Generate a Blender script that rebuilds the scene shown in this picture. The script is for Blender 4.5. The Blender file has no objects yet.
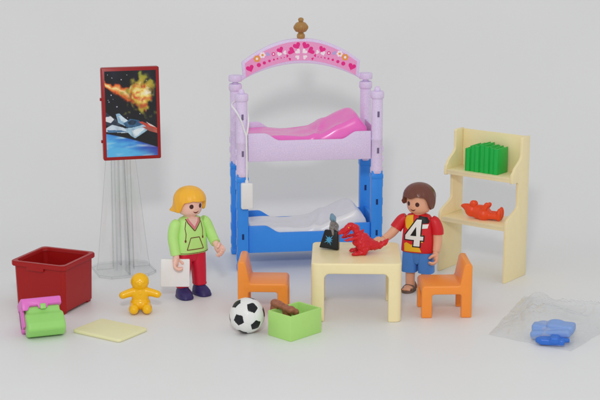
import bpy, bmesh, math, random
from mathutils import Vector, Matrix, noise
from mathutils.bvhtree import BVHTree
R = math.radians
random.seed(7)
S = bpy.context.scene
COL = S.collection
S.unit_settings.system = 'METRIC'
S.unit_settings.scale_length = 0.01          # one unit is one centimetre: these are small toys

# ------------------------------------------------------------------ materials
def lin(c):
    return tuple(((v/255)/12.92 if v/255 <= .04045 else ((v/255+.055)/1.055)**2.4) for v in c)

def plastic(name, rgb, rough=.36, var=.012, scale=3.0, bump=.02, bscale=40, sss=.06, spec=.36, speck=None, coat=0.0):
    m = bpy.data.materials.new(name); m.use_nodes = True
    nt = m.node_tree; b = nt.nodes['Principled BSDF']
    c = lin(rgb)
    tc = nt.nodes.new('ShaderNodeTexCoord')
    n = nt.nodes.new('ShaderNodeTexNoise'); n.inputs['Scale'].default_value = scale; n.inputs['Detail'].default_value = 4
    nt.links.new(tc.outputs['Object'], n.inputs['Vector'])
    r = nt.nodes.new('ShaderNodeValToRGB')
    r.color_ramp.elements[0].position = .3; r.color_ramp.elements[1].position = .7
    r.color_ramp.elements[0].color = (*[v*(1-var) for v in c], 1)
    r.color_ramp.elements[1].color = (*[min(1, v*(1+var)) for v in c], 1)
    nt.links.new(n.outputs['Fac'], r.inputs['Fac'])
    out = r.outputs['Color']
    if speck:                                  # mottled moulded plastic
        n2 = nt.nodes.new('ShaderNodeTexNoise'); n2.inputs['Scale'].default_value = speck[1]; n2.inputs['Detail'].default_value = 3
        nt.links.new(tc.outputs['Object'], n2.inputs['Vector'])
        r2 = nt.nodes.new('ShaderNodeValToRGB'); r2.color_ramp.elements[0].position = .42; r2.color_ramp.elements[1].position = .62
        mx = nt.nodes.new('ShaderNodeMix'); mx.data_type = 'RGBA'
        nt.links.new(n2.outputs['Fac'], r2.inputs['Fac']); nt.links.new(r2.outputs['Color'], mx.inputs['Factor'])
        nt.links.new(out, mx.inputs['A']); mx.inputs['B'].default_value = (*lin(speck[0]), 1)
        out = mx.outputs['Result']
    nt.links.new(out, b.inputs['Base Color'])
    mr = nt.nodes.new('ShaderNodeMapRange'); mr.inputs['To Min'].default_value = rough*.85; mr.inputs['To Max'].default_value = rough*1.2
    nt.links.new(n.outputs['Fac'], mr.inputs['Value']); nt.links.new(mr.outputs['Result'], b.inputs['Roughness'])
    b.inputs['Specular IOR Level'].default_value = spec
    b.inputs['Coat Weight'].default_value = coat; b.inputs['Coat Roughness'].default_value = .12
    if sss:
        b.inputs['Subsurface Weight'].default_value = sss
        b.inputs['Subsurface Radius'].default_value = (.2, .15, .1)
        b.inputs['Subsurface Scale'].default_value = .5
    if bump:
        n3 = nt.nodes.new('ShaderNodeTexNoise'); n3.inputs['Scale'].default_value = bscale
        nt.links.new(tc.outputs['Object'], n3.inputs['Vector'])
        bp = nt.nodes.new('ShaderNodeBump'); bp.inputs['Strength'].default_value = bump*4; bp.inputs['Distance'].default_value = .02
        nt.links.new(n3.outputs['Fac'], bp.inputs['Height']); nt.links.new(bp.outputs['Normal'], b.inputs['Normal'])
    return m

def clear(name, tint=(.99, .99, .99), rough=.05, edge=(.86, .87, .87), milk=0):
    """thin clear plastic: straight-through transmission with Fresnel reflection"""
    m = bpy.data.materials.new(name); m.use_nodes = True
    nt = m.node_tree; nt.nodes.clear()
    o = nt.nodes.new('ShaderNodeOutputMaterial'); mix = nt.nodes.new('ShaderNodeMixShader')
    t = nt.nodes.new('ShaderNodeBsdfTransparent'); g = nt.nodes.new('ShaderNodeBsdfGlossy')
    g.inputs['Roughness'].default_value = rough; g.inputs['Color'].default_value = (.95, .96, .96, 1)
    lw = nt.nodes.new('ShaderNodeLayerWeight'); lw.inputs['Blend'].default_value = .5     # facing = 1-|cos|, the same on both sides of a thin sheet
    p5 = nt.nodes.new('ShaderNodeMath'); p5.operation = 'POWER'; p5.inputs[1].default_value = 5
    f = nt.nodes.new('ShaderNodeMath'); f.operation = 'MULTIPLY_ADD'; f.inputs[1].default_value = .8; f.inputs[2].default_value = .05
    nt.links.new(lw.outputs['Facing'], p5.inputs[0]); nt.links.new(p5.outputs[0], f.inputs[0])
    mx = nt.nodes.new('ShaderNodeMix'); mx.data_type = 'RGBA'
    mx.inputs['A'].default_value = (*tint, 1); mx.inputs['B'].default_value = (*edge, 1)
    p3 = nt.nodes.new('ShaderNodeMath'); p3.operation = 'POWER'; p3.inputs[1].default_value = 3
    nt.links.new(lw.outputs['Facing'], p3.inputs[0]); nt.links.new(p3.outputs[0], mx.inputs['Factor']); nt.links.new(mx.outputs['Result'], t.inputs['Color'])
    nt.links.new(f.outputs[0], mix.inputs['Fac']); nt.links.new(t.outputs[0], mix.inputs[1]); nt.links.new(g.outputs[0], mix.inputs[2])
    out = mix.outputs[0]
    if milk:                                   # slightly cloudy polythene
        d = nt.nodes.new('ShaderNodeBsdfDiffuse'); d.inputs['Color'].default_value = (.85, .86, .87, 1)
        m2 = nt.nodes.new('ShaderNodeMixShader'); m2.inputs['Fac'].default_value = milk
        nt.links.new(out, m2.inputs[1]); nt.links.new(d.outputs[0], m2.inputs[2]); out = m2.outputs[0]
    nt.links.new(out, o.inputs['Surface'])
    return m

M = {}
def P(k, rgb, **kw): M[k] = plastic(k, rgb, **kw)
P('cream', (250, 233, 184), rough=.3, sss=.1)
P('cream_dull', (241, 236, 188), rough=.55)
P('lavender', (227, 208, 242), rough=.42, speck=((234, 218, 246), 15), var=.02)
P('blue', (56, 148, 246), rough=.32)
P('pink', (249, 116, 204), rough=.24, coat=.3, sss=.1)
P('bag_pink', (233, 118, 205), rough=.35)
P('white', (240, 240, 240), rough=.4, var=.015)
P('white_gloss', (241, 241, 242), rough=.25, var=.015)
P('orange', (255, 153, 62), rough=.3, sss=.12)
P('crate_red', (170, 25, 25), rough=.35, spec=.3)
P('frame_red', (160, 24, 28), rough=.3)
P('lime', (182, 229, 128), rough=.38, sss=.1)
P('bag_green', (158, 220, 118), rough=.36, sss=.1)
P('book_green', (30, 188, 78), rough=.34)
P('yellow', (255, 194, 16), rough=.28, sss=.2, coat=.2)
P('dino_red', (212, 30, 42), rough=.34, bump=.12, bscale=14)
P('teddy_orange', (246, 84, 38), rough=.34, sss=.12)
P('skin', (246, 200, 184), rough=.42, sss=.15)
P('skin_tan', (236, 178, 146), rough=.42, sss=.15)
P('hair_blond', (255, 188, 56), rough=.33, sss=.12)
P('hair_brown', (114, 66, 54), rough=.3)
P('hoodie', (190, 239, 138), rough=.42)
P('trousers', (214, 32, 62), rough=.42)
P('shoe_navy', (56, 46, 104), rough=.36)
P('shirt_red', (216, 34, 44), rough=.4)
P('shorts_blue', (76, 138, 220), rough=.42)
P('sandal', (120, 98, 88), rough=.5)
P('dark', (34, 24, 24), rough=.3, sss=0)
P('eye', (74, 34, 30), rough=.25, sss=0)
P('line_maroon', (112, 40, 36), rough=.45, sss=0)
P('line_brown', (150, 120, 60), rough=.45, sss=0)
P('neck_pink', (224, 124, 136), rough=.45)
P('print_white', (238, 238, 236), rough=.4, sss=0)
P('print_black', (20, 20, 24), rough=.4, sss=0)
P('print_yellow', (240, 186, 40), rough=.4, sss=0)
P('black', (26, 28, 32), rough=.32, sss=0)
P('print_cyan', (74, 160, 208), rough=.35, sss=0)
P('steel_blue', (118, 150, 172), rough=.3, sss=0)
P('steel_grey', (136, 132, 130), rough=.3, sss=0)
P('gold', (176, 130, 70), rough=.3, sss=0, coat=.3)
P('gold_dark', (122, 82, 40), rough=.4, sss=0)
P('brown_toy', (160, 100, 74), rough=.45, var=.25, scale=6)
P('arch_pink', (244, 156, 206), rough=.4, speck=((248, 172, 214), 22))
P('magenta', (238, 38, 140), rough=.4, sss=0)
P('print_pale', (255, 240, 247), rough=.4, sss=0)
P('print_lilac', (188, 178, 228), rough=.4, sss=0)
P('print_orange', (240, 164, 70), rough=.4, sss=0)
P('ball_white', (236, 236, 234), rough=.3, var=.01)
P('ball_black', (22, 24, 30), rough=.3, sss=0)
P('bag_blue', (54, 116, 214), rough=.35)
P('bag_blue_hazed', (134, 166, 222), rough=.4)  # same blue, paled: haze of the film over it is in the colour
M['clear'] = clear('clear_plastic')
M['clear_edge'] = clear('clear_plastic_edge', tint=(.83, .84, .84), edge=(.70, .71, .72))
M['film'] = clear('bag_film', tint=(.996, .996, .997), rough=.09, edge=(.96, .965, .97), milk=.15)

# ------------------------------------------------------------------ object helpers
def link(name, me, parent=None, loc=None, rot=None):
    o = bpy.data.objects.new(name, me); COL.objects.link(o)
    if parent: o.parent = parent
    if loc: o.location = loc
    if rot: o.rotation_euler = rot
    return o

def obj(name, bm, mats, parent=None, smooth=40, loc=None, rot=None):
    me = bpy.data.meshes.new(name)
    bmesh.ops.recalc_face_normals(bm, faces=bm.faces)
    bm.to_mesh(me); bm.free()
    for m in (mats if isinstance(mats, (list, tuple)) else [mats]): me.materials.append(M[m] if isinstance(m, str) else m)
    if smooth:
        for p in me.polygons: p.use_smooth = True
        me.set_sharp_from_angle(angle=R(smooth))
    return link(name, me, parent, loc, rot)

def tag(o, label, cat=None, group=None, kind=None):
    if label: o['label'] = label
    if cat: o['category'] = cat
    if group: o['group'] = group
    if kind: o['kind'] = kind
    return o

def thing(name, label, cat, loc=(0, 0, 0), rz=0, group=None, rot=None):
    o = link(name, None, None, loc, rot or (0, 0, rz)); o.empty_display_size = .3
    return tag(o, label, cat, group)

def merge(bm, t, mi=0, mat=None):
    if mat is not None: bmesh.ops.transform(t, matrix=mat, verts=t.verts)
    for f in t.faces: f.material_index = mi
    me = bpy.data.meshes.new('tmp'); t.to_mesh(me); t.free(); bm.from_mesh(me); bpy.data.meshes.remove(me)
    return bm

def box(bm, x0, x1, y0, y1, z0, z1, bev=.03, mi=0, mat=None, seg=2):
    t = bmesh.new(); bmesh.ops.create_cube(t, size=1)
    for v in t.verts:
        v.co = ((x0+x1)/2 + v.co.x*(x1-x0), (y0+y1)/2 + v.co.y*(y1-y0), (z0+z1)/2 + v.co.z*(z1-z0))
    if bev: bmesh.ops.bevel(t, geom=t.edges[:], offset=bev, segments=seg, profile=.5, affect='EDGES', clamp_overlap=True)
    return merge(bm, t, mi, mat)

def prism(bm, pts, t0, t1, plane='xz', bev=.03, mi=0, mat=None, seg=2):
    t = bmesh.new()
    def p3(a, b, h): return {'xz': (a, h, b), 'xy': (a, b, h), 'yz': (h, a, b)}[plane]
    A = [t.verts.new(p3(a, b, t0)) for a, b in pts]; B = [t.verts.new(p3(a, b, t1)) for a, b in pts]
    n = len(pts); t.faces.new(A); t.faces.new(B[::-1])
    for i in range(n): t.faces.new((A[i], B[i], B[(i+1) % n], A[(i+1) % n]))
    bmesh.ops.recalc_face_normals(t, faces=t.faces)
    if bev:
        t.normal_update()
        es = [e for e in t.edges if e.calc_face_angle(0) > R(35)]
        bmesh.ops.bevel(t, geom=es, offset=bev, segments=seg, profile=.5, affect='EDGES', clamp_overlap=True)
    return merge(bm, t, mi, mat)

def lathe(bm, prof, seg=32, mi=0, mat=None):
    t = bmesh.new(); rings = []
    for r, z in prof:
        rings.append([t.verts.new((max(r, 1e-4)*math.cos(2*math.pi*i/seg), max(r, 1e-4)*math.sin(2*math.pi*i/seg), z)) for i in range(seg)])
    for a, b in zip(rings, rings[1:]):
        for i in range(seg): t.faces.new((a[i], a[(i+1) % seg], b[(i+1) % seg], b[i]))
    t.faces.new(rings[0][::-1]); t.faces.new(rings[-1])
    return merge(bm, t, mi, mat)

def catmull(pts, k=8):
    pts = [Vector(p) for p in pts]; out = []
    for i in range(len(pts)-1):
        p0 = pts[max(i-1, 0)]; p1 = pts[i]; p2 = pts[i+1]; p3 = pts[min(i+2, len(pts)-1)]
        for j in range(k):
            s = j/k
            out.append(.5*((2*p1)+(p2-p0)*s+(2*p0-5*p1+4*p2-p3)*s*s+(3*p1-p0-3*p2+p3)*s**3))
    out.append(pts[-1]); return out

def tube(bm, pts, radii, seg=16, mi=0, k=6, mat=None):
    """smooth tapered tube; pts and radii given at the same knots"""
    path = catmull(pts, k) if k > 1 else [Vector(p) for p in pts]
    rr = [v.x for v in catmull([(r, 0, 0) for r in radii], k)] if k > 1 else radii
    t = bmesh.new(); rings = []; ref = None
    for i, p in enumerate(path):
        d = (path[min(i+1, len(path)-1)]-path[max(i-1, 0)]).normalized()
        if ref is None: ref = d.orthogonal().normalized()
        ref = (ref-d*ref.dot(d)).normalized(); s = d.cross(ref)
        rings.append([t.verts.new(p+(ref*math.cos(2*math.pi*j/seg)+s*math.sin(2*math.pi*j/seg))*rr[i]) for j in range(seg)])
    for a, b in zip(rings, rings[1:]):
        for j in range(seg): t.faces.new((a[j], a[(j+1) % seg], b[(j+1) % seg], b[j]))
    t.faces.new(rings[0][::-1]); t.faces.new(rings[-1])
    return merge(bm, t, mi, mat)

def loft(bm, secs, seg=40, mi=0, mat=None):
    """secs: (z, cx, cy, rx, ry, power) super-ellipse rings"""
    t = bmesh.new(); rings = []
    for z, cx, cy, rx, ry, pw in secs:
        ring = []
        for i in range(seg):
            a = 2*math.pi*i/seg; c, s = math.cos(a), math.sin(a)
            ring.append(t.verts.new((cx+rx*math.copysign(abs(c)**(2/pw), c), cy+ry*math.copysign(abs(s)**(2/pw), s), z)))
        rings.append(ring)
    for a, b in zip(rings, rings[1:]):
        for j in range(seg): t.faces.new((a[j], a[(j+1) % seg], b[(j+1) % seg], b[j]))
    t.faces.new(rings[0][::-1]); t.faces.new(rings[-1])
    return merge(bm, t, mi, mat)

def ell(bm, c, r, mat=None, rot=None, sub=3, mi=0):
    t = bmesh.new(); bmesh.ops.create_icosphere(t, subdivisions=sub, radius=1)
    if not hasattr(r, '__len__'): r = (r, r, r)
    mm = Matrix.Translation(c) @ ((rot.to_matrix().to_4x4()) if rot else Matrix()) @ Matrix.Diagonal((*r, 1))
    bmesh.ops.transform(t, matrix=mm, verts=t.verts)
    return merge(bm, t, mi, mat)

def chain(bm, pts, radii, k=6):
    """row of spheres along a curve, for blobs that are fused afterwards"""
    path = catmull(pts, k); rr = [v.x for v in catmull([(r, 0, 0) for r in radii], k)]
    for p, r in zip(path, rr): ell(bm, p, r, sub=2)
    return bm

def fuse(bm, voxel=.035, smooth=4):
    """voxel-fuse overlapping shapes into one continuous skin; returns a bmesh"""
    me = bpy.data.meshes.new('tmp'); bm.to_mesh(me); bm.free()
    o = bpy.data.objects.new('tmp', me); COL.objects.link(o)
    r = o.modifiers.new('r', 'REMESH'); r.mode = 'VOXEL'; r.voxel_size = voxel
    s = o.modifiers.new('s', 'SMOOTH'); s.iterations = smooth; s.factor = .5
    dg = bpy.context.evaluated_depsgraph_get(); dg.update()
    out = bpy.data.meshes.new_from_object(o.evaluated_get(dg))
    bpy.data.objects.remove(o); bpy.data.meshes.remove(me)
    b = bmesh.new(); b.from_mesh(out); bpy.data.meshes.remove(out)
    return b

def carve(bm, cutters, bevel=.035, seg=3):
    """boolean-subtract cutter bmeshes, then round the edges; returns a bmesh"""
    tmp = []
    def mk(b):
        bmesh.ops.recalc_face_normals(b, faces=b.faces)
        me = bpy.data.meshes.new('tmp'); b.to_mesh(me); b.free()
        o = bpy.data.objects.new('tmp', me); COL.objects.link(o); tmp.append(o); return o
    o = mk(bm)
    for c in cutters:
        q = mk(c); md = o.modifiers.new('b', 'BOOLEAN'); md.operation = 'DIFFERENCE'; md.object = q; md.solver = 'EXACT'
    if bevel:
        bv = o.modifiers.new('v', 'BEVEL'); bv.width = bevel; bv.segments = seg; bv.limit_method = 'ANGLE'; bv.angle_limit = R(40)
    dg = bpy.context.evaluated_depsgraph_get(); dg.update()
    out = bpy.data.meshes.new_from_object(o.evaluated_get(dg))
    for t in tmp:
        me = t.data; bpy.data.objects.remove(t); bpy.data.meshes.remove(me)
    b = bmesh.new(); b.from_mesh(out); bpy.data.meshes.remove(out)
    return b

def cut(bm, co, no):
    bmesh.ops.bisect_plane(bm, geom=bm.verts[:]+bm.edges[:]+bm.faces[:], plane_co=co, plane_no=no)

def pick(bm, fn):
    b = bm.copy(); bmesh.ops.delete(b, geom=[f for f in b.faces if not fn(f.calc_center_median())], context='FACES'); return b

def rr(x0, x1, z0, z1, r, n=5):
    """rounded rectangle outline"""
    out = []
    for cx, cz, a0 in ((x1-r, z1-r, 0), (x0+r, z1-r, 90), (x0+r, z0+r, 180), (x1-r, z0+r, 270)):
        for i in range(n+1):
            a = R(a0+90*i/n); out.append((cx+r*math.cos(a), cz+r*math.sin(a)))
    return out

def arch_cut(x0, x1, z1, r, z0=-.5, n=6):
    """outline of a tunnel: open at the ground, rounded at the top"""
    out = [(x0, z0), (x1, z0)]
    for cx, a0 in ((x1-r, 0), (x0+r, 90)):
        for i in range(n+1):
            a = R(a0+90*i/n); out.append((cx+r*math.cos(a), z1-r+r*math.sin(a)))
    return out

def smooth(a, b, t):
    t = max(0, min(1, (t-a)/(b-a))); return t*t*(3-2*t)

# ------------------------------------------------------------------ projected print (flat colour patches laid on a curved surface)
def bvh_of(o):
    me = o.data
    return BVHTree.FromPolygons([v.co.copy() for v in me.vertices], [p.vertices[:] for p in me.polygons])

def decal(bm, tree, pts, mi=0, off=.012, step=.05, d=Vector((0, 1, 0)), start=-5):
    """pts: outline in local x,z; projected along +y on to the surface"""
    t = bmesh.new(); vs = [t.verts.new((x, 0, z)) for x, z in pts]; t.faces.new(vs)
    xs = [p[0] for p in pts]; zs = [p[1] for p in pts]
    for ax, lo, hi in ((0, min(xs), max(xs)), (2, min(zs), max(zs))):
        k = lo+step
        while k < hi-1e-4:
            co = Vector((0, 0, 0)); co[ax] = k; no = Vector((0, 0, 0)); no[ax] = 1
            cut(t, co, no); k += step
    bmesh.ops.triangulate(t, faces=t.faces)
    bad = []
    for v in t.verts:
        h = tree.ray_cast(Vector((v.co.x, start, v.co.z)), d)
        if h[0] is None: bad.append(v)
        else: v.co = h[0]+h[1]*off*(1 if h[1].dot(d) < 0 else -1)
    if bad: bmesh.ops.delete(t, geom=bad, context='VERTS')
    return merge(bm, t, mi)

def stroke(pts, w):
    """thin ribbon outline around a polyline"""
    L, Q = [], []
    for i, p in enumerate(pts):
        a = Vector(pts[max(i-1, 0)]); b = Vector(pts[min(i+1, len(pts)-1)])
        d = (b-a).normalized(); n = Vector((-d.y, d.x))*w/2
        L.append(tuple(Vector(p)+n)); Q.append(tuple(Vector(p)-n))
    return L+Q[::-1]

def strokes(bm, tree, pts, w, mi, off):
    for a, b in zip(pts, pts[1:]): decal(bm, tree, stroke([a, b], w), mi, off)

def ellp(cx, cz, rx, rz, n=20): return [(cx+rx*math.cos(2*math.pi*i/n), cz+rz*math.sin(2*math.pi*i/n)) for i in range(n)]

# ------------------------------------------------------------------ setting: one white sheet that curves up into the backdrop
def backdrop():
    m = plastic('backdrop_paper', (236, 236, 236), rough=.42, var=.012, scale=.12, bump=.012, bscale=6, sss=0, spec=.3)
    bm = bmesh.new(); prof = [(-90, 0), (-30, 0), (9, 0)]
    for i in range(1, 31):
        a = R(90*i/30); prof.append((9+16*math.sin(a), 16-16*math.cos(a)))
    prof += [(25, 70)]
    xs = [-80, -20, 0, 20, 80]
    g = [[bm.verts.new((x, y, z)) for x in xs] for y, z in prof]
    for a, b in zip(g, g[1:]):
        for i in range(len(xs)-1): bm.faces.new((a[i], a[i+1], b[i+1], b[i]))
    o = obj('backdrop', bm, m, smooth=60); o['kind'] = 'structure'
backdrop()

# ------------------------------------------------------------------ bunk bed
BED_A = R(7.5)
bed = thing('bunk_bed', 'toy bunk bed with lavender upper bunk, blue lower bunk and pink printed arch', 'bunk bed', (.28, 7.75, 0), BED_A)
LX, WY = 3.6, 1.78
def rail_outline(z0, zt, zl, x0=-3.28, x1=3.28):
    pts = [(x0, z0), (x1, z0), (x1, zt)]
    for i in range(11):
        t = i/10; pts.append((x1-.75-t*.85, zt-(zt-zl)*smooth(0, 1, t)))
    for i in range(11):
        t = i/10; pts.append((x0+.85+.85-t*.85, zl+(zt-zl)*smooth(0, 1, t)))
    pts.append((x0, zt)); return pts
def slot_shades(bm, x, y, zs, mi):  # no holes cut: raised patches carry the slot shade as dark colour
    for z in zs: box(bm, x-.055, x+.055, y-.012, y+.02, z-.15, z+.15, bev=.0, mi=mi)
P('slot_shade', (120, 104, 140), rough=.6); P('slot_shade_blue', (14, 44, 110), rough=.6)
for (sx, sy) in ((-1, -1), (1, -1), (-1, 1), (1, 1)):
    x, y = sx*LX, sy*WY; T = Matrix.Translation((x, y, 0))
    # lower blue post: rectangular with clip ribs on the outside
    bm = bmesh.new(); box(bm, x-.3, x+.3, y-.27, y+.27, 0 if sy < 0 else 0, 5.3, bev=.05)
    for z in (.55, 1.35, 2.35, 3.4, 4.4): box(bm, x+sx*.27-.06, x+sx*.27+.10*0+.06, y-.2, y+.2, z, z+.42, bev=.03)
    box(bm, x-.33, x+.33, y-.3, y+.3, 4.85, 5.12, bev=.04)
    box(bm, x-.33, x+.33, y-.3, y+.3, .02, .28, bev=.04)
    slot_shades(bm, x, y-.272, (1.9, 3.6), 1)
    obj('lower_post', bm, ['blue', 'slot_shade_blue'], bed)
    # upper lavender post: round, with collars
    bm = bmesh.new(); r = .3
    lathe(bm, [(.2, 5.12), (.31, 5.14), (.34, 5.2), (.34, 5.42), (.30, 5.5), (.30, 6.9), (.315, 6.93), (.315, 7.05), (.30, 7.08), (.3, 9.1), (.29, 9.14), (.34, 9.18), (.36, 9.24), (.36, 9.46), (.33, 9.54), (.12, 9.56)], mat=T)
    ell(bm, (x, y, 9.62), (.17, .17, .2), sub=2)
    if sy < 0: slot_shades(bm, x+.02, y-.305, (6.4, 8.35), 1)
    for z in (5.75, 6.3): box(bm, x+sx*.3-.05, x+sx*.3+.05, y-.12, y+.12, z, z+.3, bev=.02)
    obj('upper_post', bm, ['lavender', 'slot_shade'], bed, smooth=35)
# rails and ends
for sy in (-1, 1):
    bm = bmesh.new(); prism(bm, rail_outline(.95, 2.42, 2.02), sy*WY-.09, sy*WY+.09); obj('lower_side_rail', bm, 'blue', bed)
    bm = bmesh.new(); prism(bm, rail_outline(5.92, 7.42, 7.02), sy*WY-.09, sy*WY+.09); obj('upper_side_rail', bm, 'lavender', bed)
for sx in (-1, 1):
    bm = bmesh.new(); box(bm, sx*LX-.08, sx*LX+.08, -1.5, 1.5, .95, 2.55); obj('lower_end_board', bm, 'blue', bed)
    bm = bmesh.new(); box(bm, sx*LX-.08, sx*LX+.08, -1.5, 1.5, 5.92, 7.5); obj('upper_end_board', bm, 'lavender', bed)
bm = bmesh.new(); box(bm, -3.48, 3.48, -1.68, 1.68, 1.0, 1.16); obj('lower_bed_base', bm, 'blue', bed)
bm = bmesh.new(); box(bm, -3.48, 3.48, -1.68, 1.68, 5.98, 6.14); obj('upper_bed_base', bm, 'lavender', bed)
# arch board between the two rear posts
def arch_band(hx, zo_mid, zo_end, zi_mid, zi_end, n=28, slant=.08):
    out = []
    for i in range(n+1):
        t = -1+2*i/n; out.append((hx*t, zo_mid-(zo_mid-zo_end)*t*t))
    for i in range(n+1):
        t = 1-2*i/n; out.append(((hx-slant)*t, zi_mid-(zi_mid-zi_end)*t*t))
    return out
bm = bmesh.new(); prism(bm, arch_band(3.26, 11.98, 10.72, 10.62, 9.78), WY-.13, WY+.11, bev=.05)
for sx in (-1, 1):
    lathe(bm, [(.2, 9.6), (.35, 9.62), (.37, 9.68), (.37, 9.88), (.33, 9.95), (.1, 9.97)], mat=Matrix.Translation((sx*LX, WY, .06)))
    box(bm, sx*3.36-.22, sx*3.36+.22, WY-.12, WY+.1, 9.76, 10.0, bev=.04)
arch = obj('arch_board', bm, 'lavender', bed)
def heart(cx, cz, s, rot=0, n=26):
    out = []
    for i in range(n):
        t = 2*math.pi*i/n
        x = 16*math.sin(t)**3; z = 13*math.cos(t)-5*math.cos(2*t)-2*math.cos(3*t)-math.cos(4*t)
        x, z = x/17*s, z/17*s; c, q = math.cos(rot), math.sin(rot)
        out.append((cx+x*c-z*q, cz+x*q+z*c))
    return out
bm = bmesh.new(); YF = WY-.13
band = arch_band(3.08, 11.82, 10.66, 10.78, 9.92, slant=.06)
def flat(pts, mi, h): prism(bm, pts, YF-h, YF-h+.004+.0*h, bev=0, mi=mi)
prism(bm, band, YF-.012, YF+.02, bev=0, mi=0)
def mid(x): t = x/3.2; return 11.3-1.02*t*t
mats = ['arch_pink', 'magenta', 'print_pale', 'print_lilac', 'print_orange', 'print_yellow']
for s in (-1, 1):
    flat(heart(s*2.8, mid(2.8)-.13, .23, -s*.35), 1, .018)
    flat(heart(s*1.15, mid(1.15)+.2, .2, -s*.5), 1, .018)
    flat(heart(s*.24, 11.58, .225, -s*R(27)), 1, .018); flat(heart(s*.54, 11.3, .225, -s*R(68)), 1, .019)
    flat(heart(s*.18, 11.27, .165, -s*R(48)), 2, .022); flat(heart(s*.2, 10.96, .14, -s*R(132)), 2, .021)
    flat(heart(s*.76, 11.03, .085, -s*R(95)), 1, .018); flat(heart(s*.62, 10.86, .08, -s*R(120)), 1, .019)
    for x, r, q in ((2.32, .115, -.2), (2.02, .09, -.22), (1.74, .07, -.22), (1.5, .055, -.23), (1.3, .045, -.24), (1.1, .035, -.25), (.93, .03, -.26)):
        flat(ellp(s*x, mid(x)+q, r, r, 16), 1, .018)
    for x, q, r, ca, cb in ((2.42, .19, .12, 4, 2), (2.12, .25, .11, 2, 4)):
        for k in range(6): flat(ellp(s*x+r*math.cos(k*math.pi/3), mid(x)+q+r*math.sin(k*math.pi/3), r*.62, r*.62, 12), ca, .016+.0006*k)
        flat(ellp(s*x, mid(x)+q, r*.6, r*.6, 12), cb, .024)
    flat(ellp(s*1.52, mid(1.52)+.08, .10, .10, 14), 1, .018); flat(ellp(s*1.52, mid(1.52)+.08, .05, .05, 12), 2, .022)
    flat(heart(s*1.82, mid(1.82)+.17, .13, s*.6), 3, .018); flat(heart(s*1.2, mid(1.2)-.02, .14, s*.3), 2, .017)
    for k in range(3): flat(heart(s*(.9+.0*k), mid(.9)+.0, .12, s*1.4), 2, .017) if k == 0 else None
obj('printed_panel', bm, mats, arch, smooth=0)
bm = bmesh.new()
FT = Matrix.Translation((0, WY, 11.94)) @ Matrix.Diagonal((.84, .84, .82, 1)) @ Matrix.Translation((0, 0, -11.94))
lathe(bm, [(.12, 11.93), (.24, 11.97), (.27, 12.07), (.27, 12.2), (.2, 12.3), (.15, 12.34), (.3, 12.42), (.41, 12.58), (.44, 12.72), (.4, 12.9), (.28, 13.02), (.14, 13.08), (.17, 13.14), (.19, 13.22), (.15, 13.31), (.05, 13.35)], mat=FT, seg=28)
for k in range(14):
    a = 2*math.pi*k/14; pts = [(.31*math.cos(a), .31*math.sin(a), 12.42), (.45*math.cos(a), .45*math.sin(a), 12.7), (.29*math.cos(a), .29*math.sin(a), 13.0)]
    tube(bm, pts, [.025, .04, .02], seg=6, mat=FT)
obj('finial', bm, 'gold', bed, smooth=50)

def mattress(name, label, mat, zb, zt, pk, group=None):
    """padded mattress with a raised pillow and a folded blanket edge"""
    bm = bmesh.new(); nx, ny = 110, 44; top = []
    hx, hy = 3.22, 1.58
    for j in range(ny+1):
        row = []
        for i in range(nx+1):
            u = -1+2*i/nx; v = -1+2*j/ny; x = hx*u; y = hy*v
            z = zt
            xx = x+.2*math.sin(v*2.6); pil = (.45*smooth(.2, 2.5, xx)+.55*max(0, min(1, (xx-.5)/2.0))) * (1-smooth(2.5, 3.22, x)*.6)
            z += pk*pil*(1-.18*v*v)
            z += .10*math.exp(-((x-.65-.35*math.sin(v*2.1+.5))/.22)**2)           # turned-down blanket edge
            z += .055*math.exp(-((x-1.0+.5*v)/.35)**2)
            z += .04*math.sin(x*2.3+v*1.2)*math.exp(-(x+.9)**2/3)+.05*noise.noise(Vector((x*.9, y*1.1, 3.1)))
            e = (1-max(0, (abs(v)-.86)/.14)**2.2)
            e2 = (1-max(0, (abs(u)-.95)/.05)**2.2)
            z = zb+(z-zb)*(.55+.45*max(e, 0))*(.6+.4*max(e2, 0))
            row.append(bm.verts.new((x, y, z)))
        top.append(row)
    for j in range(ny):
        for i in range(nx): bm.faces.new((top[j][i], top[j][i+1], top[j+1][i+1], top[j+1][i]))
    rim = [top[0][i] for i in range(nx+1)]+[top[j][nx] for j in range(1, ny+1)]+[top[ny][i] for i in range(nx-1, -1, -1)]+[top[j][0] for j in range(ny-1, 0, -1)]
    low = [bm.verts.new((v.co.x, v.co.y, zb)) for v in rim]
    n = len(rim)
    for i in range(n): bm.faces.new((rim[i], low[i], low[(i+1) % n], rim[(i+1) % n]))
    bm.faces.new(low)
    o = obj(name, bm, mat, None, smooth=50, loc=(.28, 7.75, 0), rot=(0, 0, BED_A))
    return tag(o, label, 'mattress')
mattress('mattress', 'glossy pink moulded mattress with raised pillow in the lavender upper bunk', 'pink', 6.15, 7.16, 1.15)
mattress('mattress', 'white moulded mattress with raised pillow in the blue lower bunk', 'white_gloss', 1.17, 2.16, 1.05)

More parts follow.
